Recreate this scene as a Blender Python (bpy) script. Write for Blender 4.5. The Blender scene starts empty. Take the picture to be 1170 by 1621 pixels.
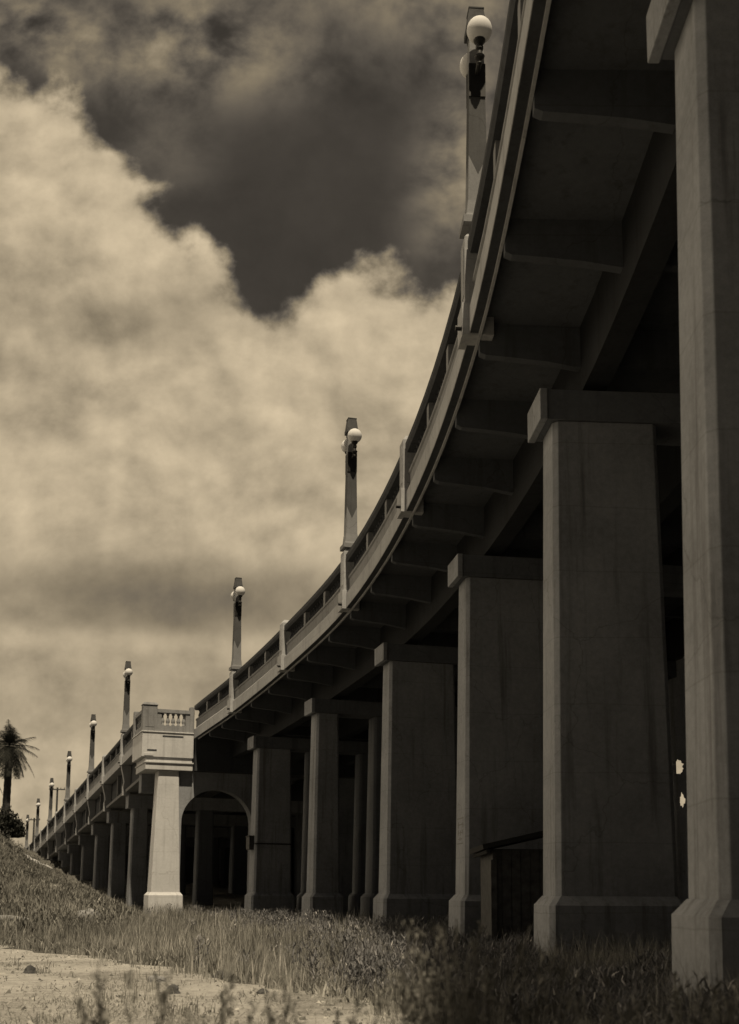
import bpy, bmesh, math, random
import numpy as np
from mathutils import Vector, Matrix
R = math.radians
random.seed(7)
rng = np.random.default_rng(11)
scn = bpy.context.scene
col = scn.collection

# ---------------------------------------------------------------- camera
EYE = 1.5
PITCH, ROLL, FPX = 0.14, 0.006, 1800.0
cam_d = bpy.data.cameras.new('camera')
cam = bpy.data.objects.new('camera', cam_d); col.objects.link(cam)
cam_d.sensor_width = 36; cam_d.lens = FPX / 1621 * 36
cam_d.shift_y = 0.21458
cam_d.clip_start = 0.1; cam_d.clip_end = 6000
F = Vector((0, math.cos(PITCH), math.sin(PITCH)))
U0 = Vector((0, -math.sin(PITCH), math.cos(PITCH))); R0 = Vector((1, 0, 0))
RX = R0 * math.cos(ROLL) + U0 * math.sin(ROLL); UX = U0 * math.cos(ROLL) - R0 * math.sin(ROLL)
m = Matrix((RX, UX, -F)).transposed().to_4x4()
m.translation = (0, 0, EYE)
cam.matrix_world = m
cam_d.dof.use_dof = True; cam_d.dof.focus_distance = 30; cam_d.dof.aperture_fstop = 1.7
scn.camera = cam

# ---------------------------------------------------------------- light
SUN_EL = R(63); SUN_AZ = math.atan2(0.17, -0.985)       # from +Y towards +X
sd = Vector((math.sin(SUN_AZ) * math.cos(SUN_EL), math.cos(SUN_AZ) * math.cos(SUN_EL), math.sin(SUN_EL)))
sun_d = bpy.data.lights.new('sun', 'SUN'); sun_d.energy = 4.9; sun_d.angle = R(1.2); sun_d.color = (1, .84, .60)
sun = bpy.data.objects.new('sun', sun_d); col.objects.link(sun)
sun.rotation_euler = sd.to_track_quat('Z', 'Y').to_euler()
sun.location = (0, 0, 40)

scn.view_settings.view_transform = 'Standard'; scn.view_settings.look = 'None'
scn.view_settings.exposure = 0; scn.view_settings.gamma = 1
scn.render.resolution_x = 739; scn.render.resolution_y = 1024
scn.render.engine = 'CYCLES'

class NT:
    """tiny node-tree helper"""
    def __init__(s, nt): s.nt = nt
    def n(s, t, **k):
        o = s.nt.nodes.new(t)
        for a, b in k.items():
            if a.startswith('i_'):
                key = a[2:]; key = int(key) if key.isdigit() else key.replace('_', ' ')
                s.put(o.inputs[key], b)
            else: setattr(o, a, b)
        return o
    def put(s, sock, v):
        if isinstance(v, bpy.types.NodeSocket): s.nt.links.new(v, sock)
        else: sock.default_value = v
    def math(s, op, a, b=None, c=None, clamp=False):
        o = s.nt.nodes.new('ShaderNodeMath'); o.operation = op; o.use_clamp = clamp
        s.put(o.inputs[0], a)
        if b is not None: s.put(o.inputs[1], b)
        if c is not None: s.put(o.inputs[2], c)
        return o.outputs[0]
    def ramp(s, fac, pts, interp='LINEAR'):
        o = s.nt.nodes.new('ShaderNodeValToRGB'); o.color_ramp.interpolation = interp
        e = o.color_ramp.elements
        while len(e) < len(pts): e.new(.5)
        for i, (p, c) in enumerate(pts):
            e[i].position = p; e[i].color = (c, c, c, 1) if isinstance(c, (int, float)) else (*c, 1)
        s.put(o.inputs[0], fac); return o.outputs[0]
    def smooth(s, x, a, b):
        o = s.nt.nodes.new('ShaderNodeMapRange'); o.interpolation_type = 'SMOOTHSTEP'
        s.put(o.inputs[0], x); s.put(o.inputs[1], a); s.put(o.inputs[2], b); o.inputs[3].default_value = 0; o.inputs[4].default_value = 1
        return o.outputs[0]
    def noise(s, vec, scale, detail=6, rough=.55, dist=0.0):
        o = s.nt.nodes.new('ShaderNodeTexNoise'); s.put(o.inputs['Vector'], vec)
        o.inputs['Scale'].default_value = scale; o.inputs['Detail'].default_value = detail
        o.inputs['Roughness'].default_value = rough; o.inputs['Distortion'].default_value = dist
        return o.outputs['Fac']
    def mix(s, f, a, b):
        o = s.nt.nodes.new('ShaderNodeMix'); o.data_type = 'RGBA'
        s.put(o.inputs[0], f); s.put(o.inputs[6], a); s.put(o.inputs[7], b); return o.outputs[2]

world = bpy.data.worlds.new('World'); scn.world = world; world.use_nodes = True
W = NT(world.node_tree); world.node_tree.nodes.clear()
sky = W.n('ShaderNodeTexSky', sky_type='NISHITA', sun_disc=False, sun_elevation=SUN_EL, sun_rotation=SUN_AZ)
skybw = W.n('ShaderNodeRGBToBW', i_Color=sky.outputs[0]).outputs[0]
geo = W.n('ShaderNodeTexCoord').outputs['Generated']
sep = W.n('ShaderNodeSeparateXYZ', i_Vector=geo)
x, y, z = sep.outputs
ya = W.math('MAXIMUM', W.math('ABSOLUTE', y), .22)
u = W.math('DIVIDE', x, ya); v = W.math('DIVIDE', z, ya)
uv = W.n('ShaderNodeCombineXYZ', i_X=u, i_Y=v, i_Z=W.math('MULTIPLY', W.math('LESS_THAN', y, 0), 7.3)).outputs[0]
# edge of the great cloud as a line over the heading
fc = W.n('ShaderNodeFloatCurve')
cu = fc.mapping.curves[0]
# u -0.5..0.5 -> 0..1 ; v edge 0..1
P = [(-.50, .85), (-.362, .80), (-.324, .775), (-.27, .745), (-.236, .69), (-.19, .635), (-.155, .615), (-.12, .565), (-.094, .55), (-.04, .585), (.006, .572), (.05, .555), (.09, .572), (.5, .5)]
cu.points[0].location = (0, P[0][1]); cu.points[1].location = (1, P[-1][1])
for a, b in P[1:-1]: cu.points.new(a + .5, b)
fc.mapping.update()
W.put(fc.inputs['Value'], W.math('ADD', u, .5, clamp=True))
edge = fc.outputs[0]
n_big = W.noise(uv, 5.5, 8, .58, .12)
n_mid = W.noise(uv, 13, 8, .54, .15)
n_fine = W.noise(uv, 38, 6, .6, .3)
fz = W.math('ADD', W.math('MULTIPLY', W.math('SUBTRACT', n_big, .5), .22), W.math('MULTIPLY', W.math('SUBTRACT', n_mid, .5), .16))
dd = W.math('ADD', W.math('SUBTRACT', edge, v), fz)
cumulus = W.smooth(dd, -.014, .034)
uvs = W.n('ShaderNodeVectorMath', operation='ADD', i_0=uv, i_1=(.010, .016, 0)).outputs[0]
r1 = W.noise(uv, 6.5, 9, .58, .1); r2_ = W.noise(uvs, 6.5, 9, .58, .1)
relief = W.math('MULTIPLY', W.math('SUBTRACT', r1, r2_), .85)
def blob(cx, cy, rx, ry, rot=0.0):
    du = W.math('SUBTRACT', u, cx); dv = W.math('SUBTRACT', v, cy)
    c, s_ = math.cos(rot), math.sin(rot)
    a = W.math('ADD', W.math('MULTIPLY', du, c / rx), W.math('MULTIPLY', dv, s_ / rx))
    b = W.math('ADD', W.math('MULTIPLY', du, -s_ / ry), W.math('MULTIPLY', dv, c / ry))
    r2 = W.math('ADD', W.math('MULTIPLY', a, a), W.math('MULTIPLY', b, b))
    return W.math('EXPONENT', W.math('MULTIPLY', r2, -1))
def addm(*t):
    r = t[0]
    for k in t[1:]: r = W.math('ADD', r, k)
    return r
# thin wisps in the dark upper sky
w_mask = addm(W.math('MULTIPLY', blob(.085, .69, .036, .08, -.2), 1.5), W.math('MULTIPLY', blob(.10, .84, .09, .06), .95),
              W.math('MULTIPLY', blob(-.17, .82, .10, .05, -.15), 1.7), W.math('MULTIPLY', blob(-.34, .835, .09, .035, -.5), 1.9),
              W.math('MULTIPLY', blob(-.21, .72, .05, .07, .3), .35), W.math('MULTIPLY', blob(-.02, .87, .1, .03, 0), .55))
wis = W.math('MULTIPLY', w_mask, W.smooth(W.math('ADD', W.math('MULTIPLY', n_big, .5), W.math('MULTIPLY', n_mid, .55)), .38, .68))
# inner modelling of the cloud mass: broad shade bands and billows
uv2 = W.n('ShaderNodeCombineXYZ', i_X=W.math('MULTIPLY', u, .8), i_Y=W.math('MULTIPLY', v, 1.9), i_Z=3.1).outputs[0]
n_band = W.noise(uv2, 5.0, 8, .58, .2)
billow = W.math('ADD', W.math('MULTIPLY', n_band, .55), W.math('MULTIPLY', n_mid, .45))
tone = W.ramp(billow, [(.34, .27), (.45, .36), (.54, .425), (.66, .50)])
dark = addm(W.math('MULTIPLY', blob(-.20, .262, .20, .040, -.03), .56), W.math('MULTIPLY', blob(-.19, .53, .09, .03, .1), .25),
            W.math('MULTIPLY', blob(-.10, .17, .30, .05), .22))
dark = W.math('MULTIPLY', dark, W.math('ADD', W.math('MULTIPLY', W.math('ADD', n_band, W.math('MULTIPLY', n_mid, .6)), 1.5), -.15))
lite = addm(W.math('MULTIPLY', blob(-.18, .37, .16, .07, .0), .09), W.math('MULTIPLY', blob(-.02, .53, .1, .04), .02),
            W.math('MULTIPLY', blob(-.2, .222, .3, .012, -.02), .14), W.math('MULTIPLY', blob(-.30, .10, .14, .05), .03),
            W.math('MULTIPLY', blob(-.08, .46, .12, .05), .05))
rimd = W.math('DIVIDE', W.math('SUBTRACT', dd, .05), .05)
rim = W.math('MULTIPLY', W.math('EXPONENT', W.math('MULTIPLY', W.math('MULTIPLY', rimd, rimd), -1)), .05)
tone2 = W.math('MULTIPLY', addm(tone, lite, rim, relief), W.math('SUBTRACT', 1, dark), clamp=True)
clear = W.math('ADD', W.math('MULTIPLY', skybw, .0035), W.math('ADD', W.math('MULTIPLY', n_big, .05), .014))    # deep-filtered blue
up1 = W.math('ADD', clear, W.math('MULTIPLY', wis, .24))
front = W.math('ADD', W.math('MULTIPLY', tone2, cumulus), W.math('MULTIPLY', up1, W.math('SUBTRACT', 1, cumulus)))
# elsewhere (behind, sides): broken cloud over dark clear sky; bright unseen patch added at -X to light pier ends
nb = W.noise(geo, 2.2, 6, .55, .3)
west_fill = W.math('MULTIPLY', W.smooth(x, -.4, -.85), W.smooth(y, -.45, .0))
gen = W.math('ADD', W.math('MULTIPLY', clear, .8), W.math('MULTIPLY', W.smooth(nb, .50, .62), .06))
gen = W.math('ADD', gen, W.math('MULTIPLY', west_fill, W.math('ADD', 1.3, W.math('MULTIPLY', nb, .6))))
sel = W.smooth(y, .30, .55)
lum = W.math('ADD', W.math('MULTIPLY', front, sel), W.math('MULTIPLY', gen, W.math('SUBTRACT', 1, sel)))
lum = W.math('MULTIPLY', lum, W.math('ADD', .94, W.math('MULTIPLY', n_fine, .12)))
tnt = W.mix(W.math('ADD', sel, west_fill, clamp=True), (1.0, .90, .78, 1), (1.0, .815, .55, 1))
tnt = W.mix(W.smooth(lum, .22, .03), tnt, (1.0, .86, .70, 1))
colr = W.n('ShaderNodeVectorMath', operation='SCALE', i_0=tnt, i_Scale=W.math('MULTIPLY', lum, 11.6)).outputs[0]
bg = W.n('ShaderNodeBackground', i_Color=colr, i_Strength=.1)
wo = W.n('ShaderNodeOutputWorld', i_Surface=bg.outputs[0])

# ---------------------------------------------------------------- materials
def mat_base(name, rough=.9):
    mt = bpy.data.materials.new(name); mt.use_nodes = True
    nt = mt.node_tree; nt.nodes.clear(); N = NT(nt)
    b = N.n('ShaderNodeBsdfPrincipled'); b.inputs['Roughness'].default_value = rough
    b.inputs['Specular IOR Level'].default_value = .25
    N.n('ShaderNodeOutputMaterial', i_Surface=b.outputs[0])
    return mt, N, b
def tint(v, w=0.0): return (v, v * (1 - w * .35), min(1, v * (1 - w)))
def concrete(name, lo, hi, streak=.35, scale=1.0, board=True, bump=.25, w=-.05):
    mt, N, b = mat_base(name, .92)
    g = N.n('ShaderNodeNewGeometry').outputs['Position']
    big = N.noise(g, .55 * scale, 5, .6, .2)
    fine = N.noise(g, 9 * scale, 8, .7)
    grit = N.noise(g, 60, 4, .7)
    mp = N.n('ShaderNodeMapping', i_Vector=g); mp.inputs['Scale'].default_value = (1.6, 1.6, .09)
    st = N.noise(mp.outputs[0], 2.2 * scale, 6, .65, .1)
    f = N.math('ADD', N.math('MULTIPLY', big, .45), N.math('MULTIPLY', fine, .35))
    f = N.math('ADD', f, N.math('MULTIPLY', grit, .2))
    c = N.ramp(f, [(.36, tint(lo, w)), (.62, tint(hi, w))])
    sm = N.smooth(st, .50, .72)
    c = N.mix(N.math('MULTIPLY', sm, streak), c, (lo * .45, lo * .44, lo * .45, 1))
    pz = N.n('ShaderNodeSeparateXYZ', i_Vector=g).outputs[2]
    if board:
        pl = N.math('PINGPONG', N.math('ADD', pz, N.math('MULTIPLY', big, .12)), .61)
        c = N.mix(N.math('MULTIPLY', N.smooth(pl, .016, .004), .22), c, (lo * .4, lo * .38, lo * .35, 1))
    foot = N.math('MULTIPLY', N.smooth(N.math('ADD', pz, N.math('MULTIPLY', N.math('SUBTRACT', fine, .5), 1.6)), .85, .25), .45)
    c = N.mix(foot, c, (lo * .4, lo * .38, lo * .34, 1))
    crk = N.n('ShaderNodeTexVoronoi', feature='DISTANCE_TO_EDGE', i_Vector=N.n('ShaderNodeVectorMath', operation='ADD', i_0=g, i_1=N.n('ShaderNodeVectorMath', operation='SCALE', i_0=N.n('ShaderNodeTexNoise', i_Vector=g, i_Scale=1.3, i_Detail=5.0).outputs['Color'], i_Scale=.9).outputs[0]).outputs[0], i_Scale=.27).outputs['Distance']
    c = N.mix(N.math('MULTIPLY', N.smooth(crk, .004, .001), .28), c, (lo * .3, lo * .28, lo * .26, 1))
    N.put(b.inputs['Base Color'], c)
    h = N.math('ADD', N.math('MULTIPLY', fine, .4), N.math('MULTIPLY', grit, .3))
    if board:
        sx = N.n('ShaderNodeSeparateXYZ', i_Vector=g).outputs[2]
        w = N.math('PINGPONG', N.math('ADD', sx, N.math('MULTIPLY', big, .02)), .15)
        h = N.math('ADD', h, N.math('MULTIPLY', N.math('LESS_THAN', w, .008), -.6))
    bp = N.n('ShaderNodeBump', i_Height=h); bp.inputs['Strength'].default_value = bump; bp.inputs['Distance'].default_value = .02
    N.put(b.inputs['Normal'], bp.outputs[0])
    return mt
M = {}
M['conc'] = concrete('pale_concrete', .26, .42)
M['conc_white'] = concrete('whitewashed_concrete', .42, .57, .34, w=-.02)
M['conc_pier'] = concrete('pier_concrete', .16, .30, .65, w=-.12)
M['conc_old'] = concrete('weathered_concrete', .17, .27, .5)
M['conc_dark'] = concrete('dark_finish_and_shade_concrete', .032, .06, .4, w=-.18)  # dark rail finish; on the deck edge and wall beam it paints in shade
M['conc_under'] = concrete('underside_shade_concrete', .065, .10, .4, w=-.20)  # concrete darkened so the underside's shade sits in the colour
M['conc_girder'] = concrete('girder_shade_concrete', .015, .03, .4, w=-.20)  # near-black copy; girder faces carry painted under-deck shade
M['conc_in'] = concrete('inner_shade_concrete', .08, .14, .4, w=-.18)  # darker copy of the pier concrete, with under-deck shade put into it
M['pole'] = concrete('lamp_pole_concrete', .15, .23, .3, 3, False)
M['pole_dark'] = concrete('lamp_pole_shaded_concrete', .05, .085, .3, 3, False)  # darker pole tone standing in for shaded chamfer faces
def plain(name, v, rough=.6, metal=0, var=.2, scale=8):
    mt, N, b = mat_base(name, rough)
    g = N.n('ShaderNodeNewGeometry').outputs['Position']
    f = N.noise(g, scale, 6, .6)
    c = N.ramp(f, [(.3, tint(v * (1 - var))), (.7, tint(v * (1 + var)))])
    N.put(b.inputs['Base Color'], c); b.inputs['Metallic'].default_value = metal
    return mt
M['iron'] = plain('black_cast_iron', .012, .55, 0, .3, 20)
M['globe'] = plain('opal_glass', .62, .75, 0, .05, 3)
M['globe'].node_tree.nodes['Principled BSDF'].inputs['Specular IOR Level'].default_value = .15
M['box'] = plain('grey_painted_metal', .05, .6, .2, .4)
M['ink'] = plain('faded_stencil_paint', .17, .9, 0, .35, 30)
M['wood'] = plain('old_timber', .06, .9, 0, .4, 6)
M['shingle'] = plain('tarred_roofing', .018, .9, 0, .4, 12)
M['stone'] = plain('pale_rock', .22, .95, 0, .4, 7)
M['stone_dark'] = plain('dark_rock', .06, .95, 0, .4, 9)
M['asphalt'] = plain('asphalt', .05, .95, 0, .2, 5)
M['bark'] = plain('palm_bark', .05, .95, 0, .5, 6)
M['rubble'] = plain('sand_and_rubble', .42, .95, 0, .35, 2)

def ground_mat(name, sandy):
    mt, N, b = mat_base(name, .97)
    g = N.n('ShaderNodeNewGeometry').outputs['Position']
    a = N.noise(g, .35, 6, .6, .3); f = N.noise(g, 3.5, 8, .7); k = N.noise(g, 28, 6, .7)
    s = N.math('ADD', N.math('MULTIPLY', a, .4), N.math('MULTIPLY', f, .35)); s = N.math('ADD', s, N.math('MULTIPLY', k, .25))
    if sandy: c = N.ramp(s, [(.38, (.15, .145, .13)), (.46, (.30, .29, .27)), (.58, (.50, .485, .455))])
    else: c = N.ramp(s, [(.36, (.035, .034, .03)), (.5, (.085, .082, .074)), (.64, (.17, .165, .15))])
    N.put(b.inputs['Base Color'], c)
    h = N.math('ADD', N.math('MULTIPLY', f, 1.0), N.math('MULTIPLY', k, .35))
    bp = N.n('ShaderNodeBump', i_Height=h); bp.inputs['Strength'].default_value = .8; bp.inputs['Distance'].default_value = .12
    N.put(b.inputs['Normal'], bp.outputs[0])
    return mt
M['ground'] = ground_mat('dry_soil', False)
M['sand'] = ground_mat('sandy_track', True)
def leaf_mat(name, pts, trans=.25):
    mt, N, b = mat_base(name, .8)
    at = N.n('ShaderNodeAttribute', attribute_name='tone').outputs['Fac']
    c = N.ramp(at, pts); N.put(b.inputs['Base Color'], c)
    tr = N.n('ShaderNodeBsdfTranslucent', i_Color=c); mx = N.n('ShaderNodeMixShader'); mx.inputs[0].default_value = trans
    N.nt.links.new(b.outputs[0], mx.inputs[1]); N.nt.links.new(tr.outputs[0], mx.inputs[2])
    out = [n for n in N.nt.nodes if n.type == 'OUTPUT_MATERIAL'][0]; N.nt.links.new(mx.outputs[0], out.inputs[0])
    return mt
M['grass'] = leaf_mat('dry_grass', [(0, (.07, .069, .062)), (.42, (.21, .206, .188)), (.8, (.40, .39, .36)), (1, (.58, .56, .52))])
M['weed'] = leaf_mat('green_weed', [(0, (.055, .056, .06)), (.6, (.17, .17, .175)), (.93, (.32, .31, .31)), (1, (.6, .58, .56))])
M['frond'] = leaf_mat('palm_frond', [(0, (.010, .011, .009)), (.6, (.024, .025, .021)), (1, (.055, .055, .048))], .15)

# ---------------------------------------------------------------- mesh helpers
class MB:
    def __init__(s): s.v = []; s.f = []; s.mi = []
    def face(s, idx, mi=0): s.f.append(tuple(idx)); s.mi.append(mi)
    def add(s, vs, fs, mi=0):
        o = len(s.v); s.v += [tuple(p) for p in vs]
        for f in fs: s.face([o + i for i in f], mi)
    def box(s, fr, a, b, mi=0, tap=(0, 0)):
        """box in a frame; a,b = (along, across, up) limits; tap shrinks the top"""
        x0, y0, z0 = a; x1, y1, z1 = b; tx, ty = tap
        c = [(x0, y0, z0), (x1, y0, z0), (x1, y1, z0), (x0, y1, z0), (x0 + tx, y0 + ty, z1), (x1 - tx, y0 + ty, z1), (x1 - tx, y1 - ty, z1), (x0 + tx, y1 - ty, z1)]
        s.add([fr(*p) for p in c], [(3, 2, 1, 0), (4, 5, 6, 7), (0, 1, 5, 4), (1, 2, 6, 5), (2, 3, 7, 6), (3, 0, 4, 7)], mi)
    def ring_stack(s, rings, mi=0, caps=True, mis=None):
        o = len(s.v); n = len(rings[0])
        for r in rings: s.v += [tuple(p) for p in r]
        for k in range(len(rings) - 1):
            for i in range(n):
                j = (i + 1) % n
                s.face((o + k * n + i, o + k * n + j, o + (k + 1) * n + j, o + (k + 1) * n + i), mis[k] if mis else mi)
        if caps:
            s.face([o + i for i in range(n)][::-1], mi); s.face([o + (len(rings) - 1) * n + i for i in range(n)], mis[-1] if mis else mi)
    def build(s, name, mats, parent=None, smooth=False, bevel=0):
        me = bpy.data.meshes.new(name); me.from_pydata(s.v, [], s.f)
        if not isinstance(mats, (list, tuple)): mats = [mats]
        for q in mats: me.materials.append(q)
        me.polygons.foreach_set('material_index', s.mi)
        if smooth: me.polygons.foreach_set('use_smooth', [True] * len(s.f))
        bm = bmesh.new(); bm.from_mesh(me); bmesh.ops.recalc_face_normals(bm, faces=bm.faces[:]); bm.to_mesh(me); bm.free()
        me.update()
        o = bpy.data.objects.new(name, me); col.objects.link(o)
        if parent: o.parent = parent; o.matrix_parent_inverse = parent.matrix_world.inverted()
        if bevel:
            bv = o.modifiers.new('b', 'BEVEL'); bv.width = bevel; bv.segments = 2; bv.limit_method = 'ANGLE'; bv.angle_limit = R(40)
        return o
def tag(o, label=None, cat=None, group=None, kind=None):
    for k, q in (('label', label), ('category', cat), ('group', group), ('kind', kind)):
        if q: o[k] = q
    return o
def empty(name, loc, rz=0):
    o = bpy.data.objects.new(name, None); col.objects.link(o); o.location = loc; o.rotation_euler = (0, 0, rz)
    o.empty_display_size = .2
    bpy.context.view_layer.update()
    return o

# ---------------------------------------------------------------- the lines of the bridge
# plan positions of the outer deck edge at each bent (x, y, z of the fascia's bottom edge)
NODES = {-4: (-.2, -24.8, 15.8), -3: (.75, -15.8, 15), -2: (1.3, -6.8, 14.2), -1: (1.75, 2.2, 13.4), 0: (1.97, 11.2, 12.62), 1: (1.81, 20.31, 11.85), 2: (.88, 28.88, 11.35), 3: (-.88, 37.39, 10.9),
         4: (-3.61, 46.05, 10.5), 5: (-6.77, 54.95, 10.15), 6: (-9.72, 62.4, 9.85), 7: (-12.9, 70.9, 9.5)}
def station(s):
    """outer edge point, along, inward, z  (Catmull-Rom through the bents)"""
    s = max(-3.0, min(5.9999, s)); i = int(math.floor(s)); t = s - i
    p = [Vector(NODES[i + k]) for k in (-1, 0, 1, 2)]
    q = .5 * ((2 * p[1]) + (-p[0] + p[2]) * t + (2 * p[0] - 5 * p[1] + 4 * p[2] - p[3]) * t * t + (-p[0] + 3 * p[1] - 3 * p[2] + p[3]) * t ** 3)
    d = .5 * ((-p[0] + p[2]) + 2 * (2 * p[0] - 5 * p[1] + 4 * p[2] - p[3]) * t + 3 * (-p[0] + 3 * p[1] - 3 * p[2] + p[3]) * t * t)
    slope = d.z / math.hypot(d.x, d.y)
    h = Vector((d.x, d.y, 0)).normalized(); n = Vector((h.y, -h.x, 0))
    return q, h, n, slope
LPHI = -.356; LS = 8.95
LH = Vector((math.sin(LPHI), math.cos(LPHI), 0)); LN = Vector((LH.y, -LH.x, 0))
L7 = Vector((-15.9, 72.5, 9.45)); LG = -.45 / LS
def lstation(k):
    """left straight: k is the bent number (7...)"""
    d = (k - 7) * LS
    q = L7 + LH * d; q.z = L7.z + LG * d
    return q, LH, LN, LG
def frame(st, zabs=None, shear=True):
    q, h, n, sl = st
    z0 = q.z if zabs is None else zabs
    s_ = sl if shear else 0
    return lambda a, o, zz: (q.x + h.x * a + n.x * o, q.y + h.y * a + n.y * o, z0 + zz + a * s_)
def sweep(mb, stf, s0, s1, steps, profile, mi=0, closed_ends=True):
    rings = []
    for k in range(steps + 1):
        q, h, n, sl = stf(s0 + (s1 - s0) * k / steps)
        rings.append([(q.x + n.x * o, q.y + n.y * o, q.z + zz) for o, zz in profile])
    mb.ring_stack(rings, mi, closed_ends)
def rect(o0, o1, z0, z1): return [(o0, z0), (o1, z0), (o1, z1), (o0, z1)]

via = empty('viaduct', (0, 30, 0))
tag(via, 'long curved concrete viaduct on tall piers, its dark deck sweeping overhead', 'viaduct')
DW = 13.0
WOFF = {0: 1.15, 1: 1.25, 2: 1.3, 3: 1.22, 4: 1.12, 5: 1.0}
# deck (right, curved)
mb = MB()
sweep(mb, station, -3, 6, 72, [(0, 0), (0, .50), (.05, .56), (DW - .06, .56), (DW, .50), (DW, 0), (DW - .2, 0), (DW - .2, .34), (.22, .34), (.22, -.07), (.17, -.07), (.17, 0)])
mb.build('deck', M['conc'], via)
mb = MB(); sweep(mb, station, -3, 6, 60, rect(.012, .168, -.012, -.002)); mb.build('fascia_shade_strip', M['conc_dark'], via)  # added dark strip that paints the shade beneath the fascia ledge
mb = MB(); sweep(mb, station, -3, 6, 60, rect(.222, DW - .21, .318, .336)); mb.build('soffit_shade', M['conc_under'], via)  # thin added sheet, darkened as painted shade below the deck
mb = MB(); sweep(mb, station, -3, 6, 60, rect(.5, DW - .5, .564, .62)); mb.build('roadway', M['asphalt'], via)
# girders under the deck
for o in (2.15, 5.3, 8.6, 11.9):
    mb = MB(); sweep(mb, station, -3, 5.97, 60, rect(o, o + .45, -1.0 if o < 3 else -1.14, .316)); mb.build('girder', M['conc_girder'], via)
# brackets / cross ribs
for k in range(-9, 18):
    s = k / 3.0; st = station(s); fr = frame(st)
    mb = MB()
    prof = [(.225, .316), (.225, -.26), (.34, -.31), (.8, -.34), (1.5, -.40), (2.148, -.50), (2.148, .316)]
    a = .085
    rings = [[fr(t, o, zz) for o, zz in prof] for t in (-a, a)]
    mb.ring_stack(rings)
    if k % 1 == 0:
        for o0 in (2.602, 5.752, 9.052):
            mb.box(fr, (-a, o0, -.45), (a, o0 + (2.696 if o0 < 3 else 2.846), .316))
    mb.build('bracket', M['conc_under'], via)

def baluster_ring(fr, a, o, z0, h, rmax=.085, n=8, lev=None):
    P_ = lev or [(0, .8), (.10, .8), (.12, .45), (.28, .95), (.42, 1.0), (.62, .5), (.80, .42), (.86, .75), (.90, .8), (1, .8)]
    return [[fr(a + rmax * r * math.cos(2 * math.pi * i / n), o + rmax * r * math.sin(2 * math.pi * i / n), z0 + h * t) for i in range(n)] for t, r in P_]
def parapet(stf, s0, s1, length, zb=.565):
    """one bay between two pilasters: base course, dies, balusters; rail as sub-part"""
    mb = MB(); steps = 6
    sweep(mb, stf, s0, s1, steps, [(.10, zb), (.10, zb + .42), (.06, zb + .45), (.06, zb + .52), (.38, zb + .52), (.38, zb)])
    nb = 3; z1 = zb + .521
    for j in range(nb):
        t0 = j / nb; t1 = (j + 1) / nb
        if j:
            s = s0 + (s1 - s0) * t0; fr = frame(stf(s)); mb.box(fr, (-.13, .06, z1), (.13, .38, zb + 1.02))
        cnt = max(4, int(length / nb / .30))
        for i in range(cnt):
            t = t0 + (t1 - t0) * (i + .8) / (cnt + .6); s = s0 + (s1 - s0) * t
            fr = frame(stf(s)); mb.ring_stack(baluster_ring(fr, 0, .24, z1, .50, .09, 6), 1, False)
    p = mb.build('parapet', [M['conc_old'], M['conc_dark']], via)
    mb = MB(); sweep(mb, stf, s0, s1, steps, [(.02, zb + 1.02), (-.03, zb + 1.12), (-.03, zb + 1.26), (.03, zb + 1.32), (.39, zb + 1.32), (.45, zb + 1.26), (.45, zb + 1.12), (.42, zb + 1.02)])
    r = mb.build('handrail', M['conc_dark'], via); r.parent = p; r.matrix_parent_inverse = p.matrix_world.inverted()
    return p
def pilaster(st, low=-.02, cap=True, deep=.14):
    fr = frame(st, shear=False); mb = MB()
    mb.box(fr, (-.31, -deep, low), (.31, .46, .62))
    mb.box(fr, (-.25, -.08, .621), (.25, .48, 1.98))
    mb.box(fr, (-.25, -.08, 1.981), (.25, .48, 2.12), tap=(.09, .09))
    mb.box(fr, (-.15, -.095, .82), (.15, -.078, 1.82))      # raised panel
    p = mb.build('pilaster', M['conc'], via, bevel=.02)
    mb = MB()
    mb.ring_stack([[fr(-.22 + .05 * math.cos(q), -deep - d, low + .16 + .05 * math.sin(q)) for q in [2 * math.pi * i / 8 for i in range(8)]] for d in (-.05, .12)])
    d = mb.build('drain_spout', M['iron'], via); d.parent = p; d.matrix_parent_inverse = p.matrix_world.inverted()
    return p
for k in range(-3, 6):
    pilaster(station(k))
    parapet(station, k + .036, (k + 1) - .036 if k < 5 else 5.995, 8.3)
# far side parapet (plain wall)
mb = MB(); sweep(mb, station, -3, 6, 40, rect(DW - .4, DW - .06, .564, 1.8)); mb.build('parapet', M['conc_old'], via)

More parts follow.
